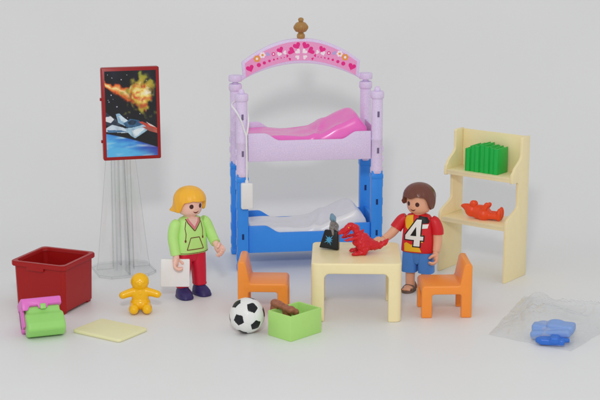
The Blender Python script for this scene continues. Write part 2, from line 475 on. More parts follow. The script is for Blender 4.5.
# white pendant hung over the front left post
pend = thing('hanging_lamp', 'small white box hanging by a white cord from the lavender bed post', 'lamp', (-2.8, 5.2, 3.45), R(7))
bm = bmesh.new(); prism(bm, rr(-.32, .32, 0, 1.42, .1), -.2, .2, bev=.08); obj('lamp_body', bm, 'white', pend)
bm = bmesh.new()
lathe(bm, [(.09, 1.40), (.1, 1.5), (.05, 1.6)], seg=12)
tube(bm, [(0, 0, 1.45), (.01, .0, 2.6), (0, .0, 3.6), (.0, .0, 3.95)], [.055]*4, seg=8)
tube(bm, [(.0, 0, 3.9), (-.12, .02, 4.25), (-.3, -.02, 4.8), (-.55, .05, 5.25), (-.72, .35, 5.5), (-.5, .85, 5.6), (-.1, .9, 5.45), (.1, .55, 5.1), (.12, .12, 4.7), (.07, .0, 4.25), (.0, 0, 3.9)], [.05]*11, seg=8)
obj('cord', bm, 'white', pend)

# ------------------------------------------------------------------ play table
tab = thing('play_table', 'pale cream square toy table with rounded corners and four legs', 'table', (2.72, -1.6, 0), R(-1.5))
hx, hy, H = 2.14, 2.06, 2.88
bm = bmesh.new(); prism(bm, rr(-hx, hx, -hy, hy, .3), 0, H, plane='xy', bev=0)
c1 = bmesh.new(); prism(c1, arch_cut(-hx+.62, hx-.62, 2.36, .26), -5, 5, bev=0)
c2 = bmesh.new(); prism(c2, arch_cut(-hy+.62, hy-.62, 2.36, .26), -5, 5, plane='yz', bev=0)
bm = carve(bm, [c1, c2], bevel=.07, seg=4)
cut(bm, (0, 0, 2.05), (0, 0, 1))
obj('tabletop', pick(bm, lambda c: c.z > 2.05), 'cream', tab, smooth=35)
for sx in (-1, 1):
    for sy in (-1, 1): obj('leg', pick(bm, lambda c: c.z < 2.05 and c.x*sx > 0 and c.y*sy > 0), 'cream', tab, smooth=35)
bm.free()

# ------------------------------------------------------------------ chairs
def make_chair():
    t = thing('toy_chair', 'chair', 'chair')
    bm = bmesh.new()
    side = [(-1.27, 0), (1.27, 0), (1.27, 2.62), (1.2, 2.76), (.94, 2.76), (.86, 2.64), (.66, 1.68), (.6, 1.64), (-1.15, 1.64), (-1.27, 1.52)]
    W = 1.12
    prism(bm, side, -W, W, bev=0)
    c1 = bmesh.new(); prism(c1, arch_cut(-.74, .74, 1.2, .12), -5, 5, bev=0)
    c2 = bmesh.new(); prism(c2, arch_cut(-W+.34, W-.34, 1.2, .12), -5, 5, plane='yz', bev=0)
    bm = carve(bm, [c1, c2], bevel=.065, seg=3)
    cut(bm, (0, 0, 1.0), (0, 0, 1)); cut(bm, (0, 0, 1.75), (0, 0, 1))
    obj('seat', pick(bm, lambda c: 1.0 < c.z < 1.75), 'orange', t, smooth=35)
    obj('backrest', pick(bm, lambda c: c.z > 1.75), 'orange', t, smooth=35)
    for sx in (-1, 1):
        for sy in (-1, 1): obj('leg', pick(bm, lambda c: c.z < 1.0 and c.x*sx > 0 and c.y*sy > 0), 'orange', t, smooth=35)
    bm.free(); return t
def copy_tree(o, parent=None):
    c = o.copy(); COL.objects.link(c)
    if parent: c.parent = parent
    for ch in list(o.children): copy_tree(ch, c)
    return c
ch1 = make_chair(); ch1.scale = (.95, .95, .97); ch1.location = (7.0, -1.95, 0); ch1.rotation_euler.z = R(2)
tag(ch1, 'orange toy chair beside the boy figure, its backrest away from the table', None, 'orange chairs at the table')
ch2 = copy_tree(ch1); ch2.location = (-1.76, -1.55, 0); ch2.rotation_euler.z = R(178)
tag(ch2, 'orange toy chair behind the football, in front of the blue bunk post', None, 'orange chairs at the table')

# ------------------------------------------------------------------ shelf unit with books and orange teddy
SH_A = R(-37.5)
sh = thing('shelf_unit', 'tall cream toy shelf with curved sides and two shelves', 'shelf', (7.33, 5.42, 0), SH_A)
SW, SD = 4.15, 2.2
def side_outline():
    pts = [(0, 0), (SD, 0), (SD, 7.5), (SD-.72, 7.5), (SD-.8, 7.42)]
    for i in range(9): t = i/8; pts.append((SD-.8-.75*smooth(0, 1, t)**1.2, 6.55-.75*t))
    pts += [(.5, 5.68), (.46, 5.4), (.46, 5.22), (.5, 5.18), (1.0, 5.18)]
    pts += [(1.12, 5.1), (1.14, 4.1)]
    for i in range(9): t = i/8; pts.append((1.14-1.08*smooth(0, 1, t)**1.2, 3.95-.7*t))
    pts += [(0, 3.1)]
    return pts
for x in (0, SW-.16):
    bm = bmesh.new(); prism(bm, side_outline(), x, x+.16, plane='yz', bev=.025); obj('side_panel', bm, 'cream', sh)
for z, d0 in ((5.34, .475), (2.86, .04)):
    bm = bmesh.new(); box(bm, .163, SW-.163, d0, SD-.04, z, z+.15, bev=.02)
    box(bm, .163, SW-.163, d0+.001, d0+.1, z-.1, z+.14, bev=.02)
    obj('shelf', bm, 'cream', sh)
bm = bmesh.new(); box(bm, .163, SW-.163, SD-.13, SD-.02, 5.36, 7.46, bev=.02); obj('back_panel', bm, 'cream', sh)
def shelf_pt(x, y, z):
    return Vector((7.33, 5.42, z))+Vector((math.cos(SH_A)*x-math.sin(SH_A)*y, math.sin(SH_A)*x+math.cos(SH_A)*y, 0))
bl = ['leftmost green book on the top shelf, lower than the one beside it', 'second green book from the left in the top shelf row', 'third green book from the left in the row, standing tall',
      'middle green book of the seven, standing tallest in the row', 'fifth green book from the left on the top shelf', 'sixth green book from the left, next to the last one',
      'rightmost green book on the top shelf, its cover seen']
bx = 1.12
for k, (w, h, dp) in enumerate(((.27, 1.2, 1.0), (.25, 1.36, 1.05), (.29, 1.4, 1.1), (.27, 1.48, 1.12), (.31, 1.42, 1.05), (.24, 1.38, 1.08), (.30, 1.36, 1.05))):
    b = thing('book', bl[k], 'book', shelf_pt(bx, .74+.04*(k % 2), 5.494), SH_A, 'green books on the top shelf')
    bm = bmesh.new(); box(bm, 0, .035, 0, dp, 0, h, bev=.012); box(bm, w-.035, w, 0, dp, 0, h, bev=.012)
    t = [(0, .06), (w*.2, .012), (w*.5, 0), (w*.8, .012), (w, .06), (w, .09), (0, .09)]
    prism(bm, t, .002, h-.002, plane='xy', bev=0); obj('cover', bm, 'book_green', b)
    bm = bmesh.new(); box(bm, .037, w-.037, .092, dp-.04, .03, h-.05, bev=0); obj('pages', bm, 'book_green', b)
    bx += w+.006
# orange teddy lying on its back on the middle shelf: snout to the left
bm = bmesh.new()
ell(bm, (-.45, 0, .42), (.36, .36, .36)); chain(bm, [(-.6, 0, .5), (-.85, 0, .58), (-1.0, 0, .58)], [.26, .15, .07])
ell(bm, (-.34, -.2, .82), (.19, .12, .2)); ell(bm, (-.36, .22, .74), (.17, .12, .18))
ell(bm, (.05, 0, .38), (.6, .42, .4)); ell(bm, (.25, -.1, .34), (.4, .44, .36))
chain(bm, [(.1, -.25, .45), (.3, -.34, .65), (.44, -.34, .9)], [.17, .15, .14]); chain(bm, [(.1, .25, .45), (.3, .34, .62), (.4, .36, .78)], [.15, .13, .12])
for s in (-1, 1):
    chain(bm, [(.5, s*.18, .3), (.85, s*.2, .32), (1.0, s*.2, .34)], [.2, .19, .18]); ell(bm, (1.1, s*.2, .42), (.15, .2, .36))
o = obj('teddy_bear', fuse(bm, .035, 3), 'teddy_orange', None, smooth=0, loc=shelf_pt(2.02, .85, 2.985), rot=(0, R(3), SH_A+R(14)))
for p in o.data.polygons: p.use_smooth = True
tag(o, 'orange red toy teddy lying down on the middle shelf', 'toy bear')

# ------------------------------------------------------------------ clear stand and space picture
st = thing('display_stand', 'tall clear plastic stand tapering up from a square foot behind the red crate', 'stand', (-9.45, 5.5, 0), R(20))
def edges(bm, w=.07):
    for f in bm.faces:
        if min(e.calc_length() for e in f.edges) < w: f.material_index = 1     # polished edges look denser
bm = bmesh.new(); a = 1.55; b = .55
oct_ = [(-a+b, -a), (a-b, -a), (a, -a+b), (a, a-b), (a-b, a), (-a+b, a), (-a, a-b), (-a, -a+b)]
prism(bm, oct_, 0, .14, plane='xy', bev=.03)
edges(bm); obj('foot', bm, ['clear', 'clear_edge'], st)
bm = bmesh.new()
def quadtube(bm, h0, h1, z0, z1):
    t = bmesh.new(); r = []
    for h, z in ((h0, z0), (h1, z1)): r.append([t.verts.new((x*h, y*h, z)) for x, y in ((-1, -1), (1, -1), (1, 1), (-1, 1))])
    for i in range(4): t.faces.new((r[0][i], r[0][(i+1) % 4], r[1][(i+1) % 4], r[1][i]))
    bmesh.ops.bevel(t, geom=[e for e in t.edges if abs(e.verts[0].co.z-e.verts[1].co.z) > 1], offset=.06, segments=2, affect='EDGES')
    merge(bm, t)
quadtube(bm, .5, .44, .145, 8.4)
edges(bm); obj('column', bm, ['clear', 'clear_edge'], st)
for k in range(4):
    bm = bmesh.new(); prism(bm, [(.52, .145), (1.46, .145), (1.36, .7), (.58, 8.2), (.47, 8.4)], -.045, .045, bev=.015, mat=Matrix.Rotation(R(90*k), 4, 'Z'))
    edges(bm, .1); obj('fin', bm, ['clear', 'clear_edge'], st)

pic = thing('picture_frame', 'dark red framed picture of a spaceship above a blue planet', 'picture', (-8.75, 4.78, 6.22), 0, rot=(R(-2), R(0), R(14)))
FW, FH = 1.5, 4.82
bm = bmesh.new(); prism(bm, rr(-FW, FW, 0, FH, .08), -.16, .26, bev=.04)
for z in (3.1, .9): box(bm, -FW-.08, -FW+.03, .02, .12, z, z+.16, bev=.02)
fr = obj('frame', bm, 'frame_red', pic)
def fbm(x, y, s=0, o=4):
    v, a = 0, .5
    for k in range(o): v += a*noise.noise(Vector((x, y, s+k*7.3))); x *= 2.1; y *= 2.1; a *= .36
    return v
def mixc(a, b, t): t = max(0, min(1, t)); return tuple(p+(q-p)*t for p, q in zip(a, b))
def inpoly(x, y, p):
    c = False; j = len(p)-1
    for i in range(len(p)):
        if (p[i][1] > y) != (p[j][1] > y) and x < (p[j][0]-p[i][0])*(y-p[i][1])/(p[j][1]-p[i][1])+p[i][0]: c = not c
        j = i
    return c
stars = [(random.random(), random.random()*.66, random.uniform(.005, .011)) for _ in range(22)]
SHIP = [  # (outline, colour) in picture coordinates, painted back to front
    ([(0, .47), (.06, .5), (.2, .56), (.3, .62), (.16, .66), (0, .62)], (40, 52, 70)),
    ([(0, .53), (.1, .52), (.16, .56), (.1, .6), (0, .58)], (222, 226, 232)),
    ([(0, .66), (.12, .62), (.34, .66), (.5, .72), (.3, .72), (0, .70)], (206, 222, 236)),
    ([(.02, .68), (.3, .69), (.42, .715), (.04, .71)], (74, 120, 164)),
    ([(.2, .5), (.26, .49), (.42, .58), (.62, .63), (.58, .66), (.36, .64), (.24, .6)], (150, 190, 216)),
    ([(.24, .52), (.3, .52), (.5, .61), (.44, .62), (.3, .58)], (214, 232, 244)),
    ([(.34, .61), (.48, .56), (.64, .58), (.72, .63), (.56, .66), (.4, .66)], (44, 92, 132)),
    ([(.42, .6), (.5, .57), (.6, .59), (.56, .63), (.45, .63)], (20, 46, 72)),
    ([(.36, .67), (.56, .66), (.74, .63), (.86, .68), (.7, .74), (.56, .79), (.48, .76)], (170, 206, 228)),
    ([(.5, .7), (.66, .67), (.76, .68), (.6, .76), (.54, .77)], (226, 238, 246)),
    ([(.64, .6), (.72, .6), (1, .68), (1, .7), (.84, .68)], (206, 70, 48)),
    ([(.7, .66), (.82, .66), (1, .705), (1, .74), (.84, .71)], (196, 92, 72)),
    ([(.78, .6), (.9, .64), (.97, .67), (.86, .65)], (232, 210, 204)),
]
def paint(u, v):
    n = fbm(u*5, v*7, 1.5); n2 = fbm(u*11, v*15, 9.2)
    c = mixc((8, 8, 16), (44, 34, 66), (n+.25)*.9*(1-v))
    for sx, sy, r in stars:
        if (u-sx)**2+((v-sy)*1.6)**2 < r*r: c = (210, 206, 222)
    # streak of fire from the upper left
    line = .12+.32*u; d = abs(v-line-.03*math.sin(u*9)+.12*n)/(.05+.10*u)
    if u < .8:
        f = 1-d+.5*n2
        if f > 0: c = mixc(c, mixc((150, 34, 22), mixc((232, 108, 36), (252, 226, 150), (f-.5)*2.2), f*2), f*2.4)
    # the explosion
    du, dv = (u-.70)/.36, (v-.29)/.21; r = math.hypot(du, dv); f = 1.05-r+1.1*n+.7*n2
    if f > 0:
        e = mixc((70, 60, 20), (206, 158, 44), f*2.2); e = mixc(e, (250, 226, 120), (f-.45)*2.2)
        k1 = fbm(u*9+2*n, v*13, 21); k2 = fbm(u*16, v*20+3*n, 33)
        if r < .75:
            e = mixc(e, (214, 50, 36), 3.2*max(0, k1-.0)); e = mixc(e, (253, 246, 232), 3.2*max(0, -k1-.05)); e = mixc(e, (120, 30, 60), 2.2*max(0, k2-.12))
        e = mixc(e, (150, 160, 50), max(0, r-.5)*1.3)
        c = mixc(c, e, f*3)
    # blue planet
    hz = .73+.13*u+.05*u*u
    if v > hz-.012:
        k = (v-hz)/.27
        p = mixc((34, 96, 204), (92, 188, 242), k*1.4+.6*(1-u)*.8+fbm(u*3+v*2, v*16, 4)*1.1)
        p = mixc(p, (190, 226, 244), max(0, fbm(u*2.5-v*1.5, v*22, 12)*3-.25))
        p = mixc(p, (70, 44, 140), max(0, u-.55)*1.5*(1-k))
        c = mixc(c, p, (v-hz+.012)/.012)
    for poly, col in SHIP:
        if inpoly(u, v, poly): c = mixc(col, (255, 255, 255) if n2 > 0 else (40, 60, 90), abs(n2)*.5)
    return c
nu, nv = 130, 210
pw, ph = 1.33, (FH-.36)
verts, cols = [], []
for j in range(nv+1):
    for i in range(nu+1):
        u, v = i/nu, j/nv
        verts.append((-pw+2*pw*u, -.172, FH-.18-ph*v)); cols.append((*lin(paint(u, v)), 1))
faces = [(j*(nu+1)+i, (j+1)*(nu+1)+i, (j+1)*(nu+1)+i+1, j*(nu+1)+i+1) for j in range(nv) for i in range(nu)]
me = bpy.data.meshes.new('picture_print'); me.from_pydata(verts, [], faces)
ca = me.color_attributes.new('Col', 'FLOAT_COLOR', 'POINT')
for i, c in enumerate(cols): ca.data[i].color = c
pm = bpy.data.materials.new('printed_picture'); pm.use_nodes = True
at_ = pm.node_tree.nodes.new('ShaderNodeAttribute'); at_.attribute_name = 'Col'
pb = pm.node_tree.nodes['Principled BSDF']; pm.node_tree.links.new(at_.outputs['Color'], pb.inputs['Base Color'])
pb.inputs['Roughness'].default_value = .32
me.materials.append(pm); link('picture_print', me, pic)

# ------------------------------------------------------------------ red crate
cr = thing('storage_crate', 'dark red open toy crate with a rim, at the far left', 'crate', (-12.1, -.85, 0), R(-22.5))
def cham(h, c): return [(-h+c, -h), (h-c, -h), (h, -h+c), (h, h-c), (h-c, h), (-h+c, h), (-h, h-c), (-h, -h+c)]
def crate_body(ho, hi, z0, z1, zf, c, tap):
    bm = bmesh.new(); R_ = []
    def ring(pts, z): return [bm.verts.new((x, y, z)) for x, y in pts]
    r0 = ring(cham(ho-tap, c), z0); r1 = ring(cham(ho, c), z1); r2 = ring(cham(hi, c*.8), z1); r3 = ring(cham(hi-tap, c*.8), zf)
    for a, b in ((r0, r1), (r1, r2), (r2, r3)):
        for i in range(8): bm.faces.new((a[i], a[(i+1) % 8], b[(i+1) % 8], b[i]))
    bm.faces.new(r0[::-1]); bm.faces.new(r3)
    bmesh.ops.bevel(bm, geom=bm.edges[:], offset=.025, segments=2, affect='EDGES'); return bm
obj('crate_body', crate_body(1.42, 1.3, .14, 2.46, .3, .16, .05), 'crate_red', cr)
bm = bmesh.new(); t = bmesh.new(); rs = []
for h, z in ((1.428, 2.24), (1.53, 2.26), (1.53, 2.5), (1.31, 2.5), (1.28, 2.35)):
    rs.append([t.verts.new((x, y, z)) for x, y in cham(h, .17)])
for a, b in zip(rs, rs[1:]):
    for i in range(8): t.faces.new((a[i], a[(i+1) % 8], b[(i+1) % 8], b[i]))
bmesh.ops.bevel(t, geom=t.edges[:], offset=.03, segments=2, affect='EDGES'); merge(bm, t)
box(bm, -.6, .35, -1.53, -1.43, 2.1, 2.3, bev=.03)
obj('rim', bm, 'crate_red', cr)
for sx in (-1, 1):
    for sy in (-1, 1):
        bm = bmesh.new(); box(bm, sx*1.12-.16, sx*1.12+.16, sy*1.12-.16, sy*1.12+.16, 0, .16, bev=.03); obj('foot', bm, 'crate_red', cr)

# ------------------------------------------------------------------ school bag leaning on the crate
sb = thing('school_bag', 'small pink and lime green school bag lying against the red crate', 'bag', (-11.87, -5.75, 0), R(20))
TL = Matrix.Rotation(R(-30), 4, 'X') @ Matrix.Diagonal((.82, .9, .93, 1))
bm = bmesh.new(); box(bm, -.92, 1.06, -.42, .42, .12, 1.5, bev=.12, seg=3, mat=TL)
box(bm, -.86, 1.0, -.66, -.2, .3, 1.42, bev=.08, seg=3, mat=TL)
prism(bm, [(-1.0, .12), (-.5, -.1), (.1, .0), (.1, 1.2), (-.66, 1.08), (-.78, .95), (-1.0, .5)], -.98, 1.16, plane='yz', bev=.1, seg=3, mat=TL)
obj('bag_body', fuse(bm, .045, 3), 'bag_green', sb, smooth=60)
bm = bmesh.new()
box(bm, -1.12, 1.04, .1, .62, .3, 1.75, bev=.1, seg=3, mat=TL)                                # back shell
box(bm, -1.12, -.95, -.42, .5, .45, 1.7, bev=.06, mat=TL)
obj('bag_shell', bm, 'bag_pink', sb)
bm = bmesh.new()
prism(bm, [(-.74, 1.4), (.72, 1.4), (.72, 1.86), (-.6, 1.86), (-.74, 1.74)], -1.14, 1.12, plane='yz', bev=.08, seg=3, mat=TL)
prism(bm, [(-1.12, 1.2), (-.8, 1.2), (-.7, 1.42), (-.26, 1.44), (-.2, 1.26), (.28, 1.26), (.34, 1.44), (1.1, 1.44), (1.1, 1.78), (-1.12, 1.78)], -.8, -.68, bev=.04, mat=TL)
fl = obj('flap', bm, 'bag_pink', sb)
bm = bmesh.new(); box(bm, -.12, .2, -.88, -.74, 1.2, 1.48, bev=.05, mat=TL); obj('clasp', bm, 'bag_green', fl)

# ------------------------------------------------------------------ cream pad
bm = bmesh.new(); prism(bm, rr(-1.42, 1.42, -1.06, 1.06, .18), 0, .17, plane='xy', bev=.07, seg=3)
bm2 = bm
o = obj('floor_pad', bm2, 'cream_dull', None, loc=(-8.85, -5.15, 0), rot=(0, R(0), R(-33)))
tag(o, 'thin pale yellow rectangular pad lying flat on the white ground', 'pad')

# ------------------------------------------------------------------ yellow doll
bm = bmesh.new()
ell(bm, (0, 0, 1.5), (.45, .42, .43)); ell(bm, (0, 0, .78), (.42, .34, .5)); ell(bm, (0, -.02, .42), (.5, .42, .36))
for s in (-1, 1):
    chain(bm, [(s*.26, 0, 1.0), (s*.6, -.08, .93), (s*.84, -.14, .86)], [.23, .205, .19])
    chain(bm, [(s*.26, -.15, .28), (s*.32, -.42, .25), (s*.32, -.6, .25)], [.28, .26, .24])
    ell(bm, (s*.31, -.62, .28), (.22, .16, .24))
ell(bm, (0, -.41, 1.45), (.09, .07, .08)); ell(bm, (0, -.3, .98), (.08, .06, .07))
for s in (-1, 1): ell(bm, (s*.16, -.385, 1.56), (.07, .05, .06))
o = obj('toy_doll', fuse(bm, .035, 4), 'yellow', None, smooth=0, loc=(-7.78, -1.85, 0), rot=(0, 0, R(6)))
for p in o.data.polygons: p.use_smooth = True
tag(o, 'glossy yellow baby doll sitting on the ground with arms spread', 'toy doll')

# ------------------------------------------------------------------ football
def football():
    bm = bmesh.new(); bmesh.ops.create_icosphere(bm, subdivisions=6, radius=.83)
    t = bmesh.new(); bmesh.ops.create_icosphere(t, subdivisions=1, radius=1)
    V5 = [v.co.normalized() for v in t.verts]; V6 = [f.calc_center_median().normalized() for f in t.faces]
    i0 = 0; b = V5[0]; nb = [v for v in V5 if .3 < v.dot(b) < .6]
    want_b = Vector((-.45, -.89, 0.0)).normalized(); want_a = Vector((.35, -.64, .68)).normalized()
    def frame(p, q):
        x = p.normalized(); z = x.cross(q).normalized(); y = z.cross(x); return Matrix((x, y, z)).transposed()
    rot = frame(want_b, want_a) @ frame(b, nb[0]).transposed()
    V5 = [rot @ v for v in V5]; V6 = [rot @ v for v in V6]; t.free()
    for v in bm.verts:
        d = v.co.normalized(); s = sorted([x.dot(d)/.9393 for x in V5]+[x.dot(d)/.9149 for x in V6], reverse=True)
        v.co = d*(.83-.014*(1-smooth(0, .03, s[0]-s[1])))
    for f in bm.faces:
        d = f.calc_center_median().normalized()
        f.material_index = 1 if max(x.dot(d) for x in V5)/.9393 > max(x.dot(d) for x in V6)/.9149 else 0
    o = obj('football', bm, ['ball_white', 'ball_black'], None, smooth=0, loc=(-2.46, -5.2, .83))
    for p in o.data.polygons: p.use_smooth = True
    tag(o, 'white football with black pentagons beside the green box', 'ball')
football()

# ------------------------------------------------------------------ lime box with brown toy
gb = link('open_box', None)
bpy.data.objects.remove(gb)
bm = bmesh.new(); gx, gy, gz = 1.02, .74, 1.2
prism(bm, [(-gx, -gy), (gx, -gy), (gx, gy), (-gx, gy)], 0, gz, plane='xy', bev=0)
c = bmesh.new(); box(c, -gx+.09, gx-.09, -gy+.09, gy-.09, .1, 3, bev=0)
bm = carve(bm, [c], bevel=.025, seg=2)
gb = obj('open_box', bm, 'lime', None, loc=(-.24, -5.4, 0), rot=(0, 0, R(46)))
tag(gb, 'lime green open topped box on the ground in front of the table', 'box')
bm = bmesh.new()
chain(bm, [(-.55, 0, -.5), (-.5, 0, 0), (-.35, -.02, .12), (.0, -.02, .04), (.4, 0, -.06)], [.2, .22, .2, .17, .18])
ell(bm, (-.5, -.04, .14), (.22, .22, .2)); ell(bm, (.38, -.05, .0), (.24, .22, .2)); ell(bm, (.55, .1, -.1), .17); ell(bm, (-.62, .16, .14), .13)
chain(bm, [(.1, 0, .0), (.1, .1, -.4), (.1, .1, -.8)], [.2, .22, .2])
o = obj('toy_animal', fuse(bm, .035, 3), 'brown_toy', None, smooth=0, loc=(-.72, -5.4, 1.24), rot=(0, R(4), R(-30)))
for p in o.data.polygons: p.use_smooth = True
tag(o, 'brown lumpy toy sticking out of the lime green box', 'toy')

# ------------------------------------------------------------------ red dinosaur on the table
TZ = 2.885
bm = bmesh.new()
chain(bm, [(-.62, 0, 1.42), (-.44, 0, 1.56), (-.22, 0, 1.45), (-.08, 0, 1.12), (.1, 0, .8), (.42, 0, .56), (.85, 0, .4), (1.2, 0, .48), (1.46, 0, .72)], [.13, .17, .2, .23, .38, .36, .23, .16, .06], k=8)
ell(bm, (.14, 0, .7), (.46, .4, .46))
chain(bm, [(-.5, 0, 1.5), (-.78, 0, 1.3), (-.98, 0, 1.16)], [.18, .15, .1]); chain(bm, [(-.45, 0, 1.4), (-.68, 0, 1.12), (-.8, 0, 1.0)], [.11, .08, .055])
for s in (-1, 1):
    chain(bm, [(-.08, s*.25, .98), (-.42, s*.3, .92), (-.68, s*.28, .84), (-.78, s*.27, .86)], [.13, .09, .075, .05])
    ell(bm, (.2, s*.26, .42), (.32, .2, .36)); chain(bm, [(.25, s*.3, .35), (.18, s*.32, .16), (-.1, s*.33, .11), (-.3, s*.35, .09)], [.2, .16, .13, .1])
    for k in (-1, 0, 1): ell(bm, (-.34, s*.34+k*.09, .06), (.09, .045, .06))
for k in range(7):
    t = k/6; p = catmull([(-.3, 0, 1.66), (.08, 0, 1.42), (.4, 0, 1.05), (.8, 0, .66), (1.1, 0, .62)], 6)[k*4]
    ell(bm, p+Vector((0, 0, -.03)), (.07, .035, .08))
dn = thing('toy_dinosaur', 'small red toy dinosaur standing on the cream table, tail in the boy figure hand', 'toy dinosaur', (2.85, -1.8, TZ), R(8)); dn.scale = (.97, 1.0, .9)
bd = obj('dinosaur_body', fuse(bm, .03, 2), 'dino_red', dn, smooth=0)
for v_ in bd.data.vertices:
    v_.co += v_.normal*(.05*noise.noise(v_.co*4.0)+.035*noise.noise(v_.co*9.0))
for p in bd.data.polygons: p.use_smooth = True
for s in (-1, 1):
    bm = bmesh.new(); ell(bm, (-.55, s*.155, 1.5), .035, sub=2); obj('eye', bm, 'print_yellow', dn)

# black pouch with blue mark, and the small knight figurine behind it
po = thing('toy_pouch', 'small black pouch with a blue star print, standing on the cream table', 'pouch', (1.45, -1.0, TZ), R(-16))
TL = Matrix.Rotation(R(-9), 4, 'X') @ Matrix.Rotation(R(4), 4, 'Y')
bm = bmesh.new(); prism(bm, [(-.5, .04), (.46, .04), (.36, .95), (-.32, .95)], -.18, .18, bev=.05, seg=3, mat=TL); pb_ = obj('pouch_body', bm, 'black', po)
bm = bmesh.new(); tr = bvh_of(pb_)
for k in range(9):
    a = R(40*k+10); l = .2+.09*(k % 2)
    decal(bm, tr, [(math.cos(a)*.03-math.sin(a)*.045, .5+math.sin(a)*.03+math.cos(a)*.045), (l*math.cos(a), .5+l*math.sin(a)), (math.cos(a)*.03+math.sin(a)*.045, .5+math.sin(a)*.03-math.cos(a)*.045)], 0, .008+.0006*k, .2)
decal(bm, tr, ellp(0, .52, .11, .12, 14), 0, .016, .2)
obj('star_print', bm, 'print_cyan', po, smooth=0)
kn = thing('toy_figurine', 'tiny grey blue knight figurine perched on top of the black pouch', 'figurine', (1.6, -.86, TZ+.9), R(30)); kn.scale = (1.15, 1.15, 1.15)
bm = bmesh.new()
ell(bm, (0, 0, .12), (.17, .13, .16)); ell(bm, (0, 0, .3), (.13, .1, .17)); chain(bm, [(.1, -.03, .36), (.2, -.1, .22), (.12, -.18, .1)], [.05, .045, .04]); chain(bm, [(-.1, -.03, .36), (-.17, -.1, .22), (-.06, -.18, .16)], [.05, .045, .04])
chain(bm, [(-.07, -.06, .1), (-.12, -.2, .02), (-.12, -.22, -.1)], [.07, .06, .05]); chain(bm, [(.07, -.06, .1), (.12, -.2, .02), (.12, -.22, -.1)], [.07, .06, .05])
o = obj('armour', fuse(bm, .02, 2), 'steel_grey', kn, smooth=60)
bm = bmesh.new(); ell(bm, (0, -.01, .55), (.14, .15, .15)); chain(bm, [(0, -.12, .56), (-.02, -.22, .52), (-.02, -.26, .46)], [.07, .05, .03]); chain(bm, [(0, .0, .68), (.02, .12, .68), (.03, .2, .55), (.03, .2, .4)], [.06, .06, .05, .03])
o = obj('helmet', fuse(bm, .02, 2), 'steel_blue', kn, smooth=60)

# ------------------------------------------------------------------ toy children
def hand_bm(curl=1.0):
    """gripping toy hand: wrist at origin, pointing down -z, fingers curl towards -y"""
    bm = bmesh.new()
    chain(bm, [(0, 0, .08), (0, 0, -.08)], [.13, .13]); ell(bm, (0, .02, -.2), (.19, .12, .2))
    for k, x in enumerate((-.135, -.045, .045, .135)):
        L = (.9, 1.0, .98, .84)[k]
        chain(bm, [(x, .06, -.26), (x*1.05, .05, -.26-.17*L), (x*1.05, -.06*curl-.02, -.26-.28*L), (x, -.19*curl-.02, -.27-.24*L)], [.07, .062, .058, .048], k=5)
    chain(bm, [(.14, -.02, -.14), (.17, -.15, -.2), (.12, -.24, -.3)], [.075, .068, .055], k=5)
    return fuse(bm, .024, 1)

def put_hand(arm, p, direction, roll, mat, curl=1.0, scale=.85):
    d = Vector(direction).normalized()
    q = Vector((0, 0, -1)).rotation_difference(d).to_matrix().to_4x4()
    m = Matrix.Translation(p) @ q @ Matrix.Rotation(roll, 4, 'Z') @ Matrix.Diagonal((scale, scale, scale, 1))
    b = hand_bm(curl); bmesh.ops.transform(b, matrix=m, verts=b.verts)
    o = obj('hand', b, mat, arm, smooth=0)
    for p_ in o.data.polygons: p_.use_smooth = True
    return o

def hair_bm(cz, Rx, Ry, Rz, edge, flare, lump, seg=96, nr=30):
    """hair shell: azimuth 0 is the face; edge(a) gives the lower edge height, flare(a) the outward kick there"""
    bm = bmesh.new(); rings = []
    for j in range(nr+1):
        t = j/nr; ring = []
        for i in range(seg):
            a = -math.pi+2*math.pi*i/seg
            ze = edge(a); ztop = cz+Rz
            z = ztop-(ztop-ze)*(1-math.cos(t*math.pi/2))**.9 if t < 1 else ze
            k = max(0, min(1, (z-cz)/Rz)); rr_ = math.sqrt(max(0, 1-k**2.4))
            if t == 0: rr_ = .02
            f = 1+lump*(1-2*abs(math.sin(a*5.5+1.2*math.sin(z*2.5)))**.7)*smooth(0, .5, t)+lump*.5*math.sin(a*23+1.3+z*2)*smooth(.2, 1, t)
            low = max(0, (cz-z)/(cz-ze+1e-6)) if z < cz else 0
            rad = rr_*f+flare(a)*low**2
            ring.append(bm.verts.new((Rx*rad*math.sin(a), -Ry*rad*math.cos(a), z)))
        rings.append(ring)
    # roll the edge inwards and close inside the head
    for s, dz in ((.93, -.035), (.82, .03), (.5, .25)):
        rings.append([bm.verts.new((v.co.x*s, v.co.y*s, v.co.z+dz)) for v in rings[nr]])
    for a, b in zip(rings, rings[1:]):
        for i in range(seg): bm.faces.new((a[i], a[(i+1) % seg], b[(i+1) % seg], b[i]))
    bm.faces.new(rings[0][::-1]); bm.faces.new(rings[-1])
    return bm

def torso_secs(zb, zt, wb, wt, dpt):
    S_ = []
    for t, w, d in ((0, wb*.97, dpt), (.01, wb, dpt*1.03), (.06, wb*1.0, dpt*1.04), (.3, wb*.96, dpt*1.0), (.6, (wb+wt)/2*.98, dpt*.95), (.8, wt*.99, dpt*.86), (.9, wt*.92, dpt*.78), (.96, wt*.78, dpt*.66), (1.0, wt*.5, dpt*.5)):
        S_.append((zb+(zt-zb)*t, 0, 0, w, d, 3.0 if t < .8 else 2.5))
    return S_

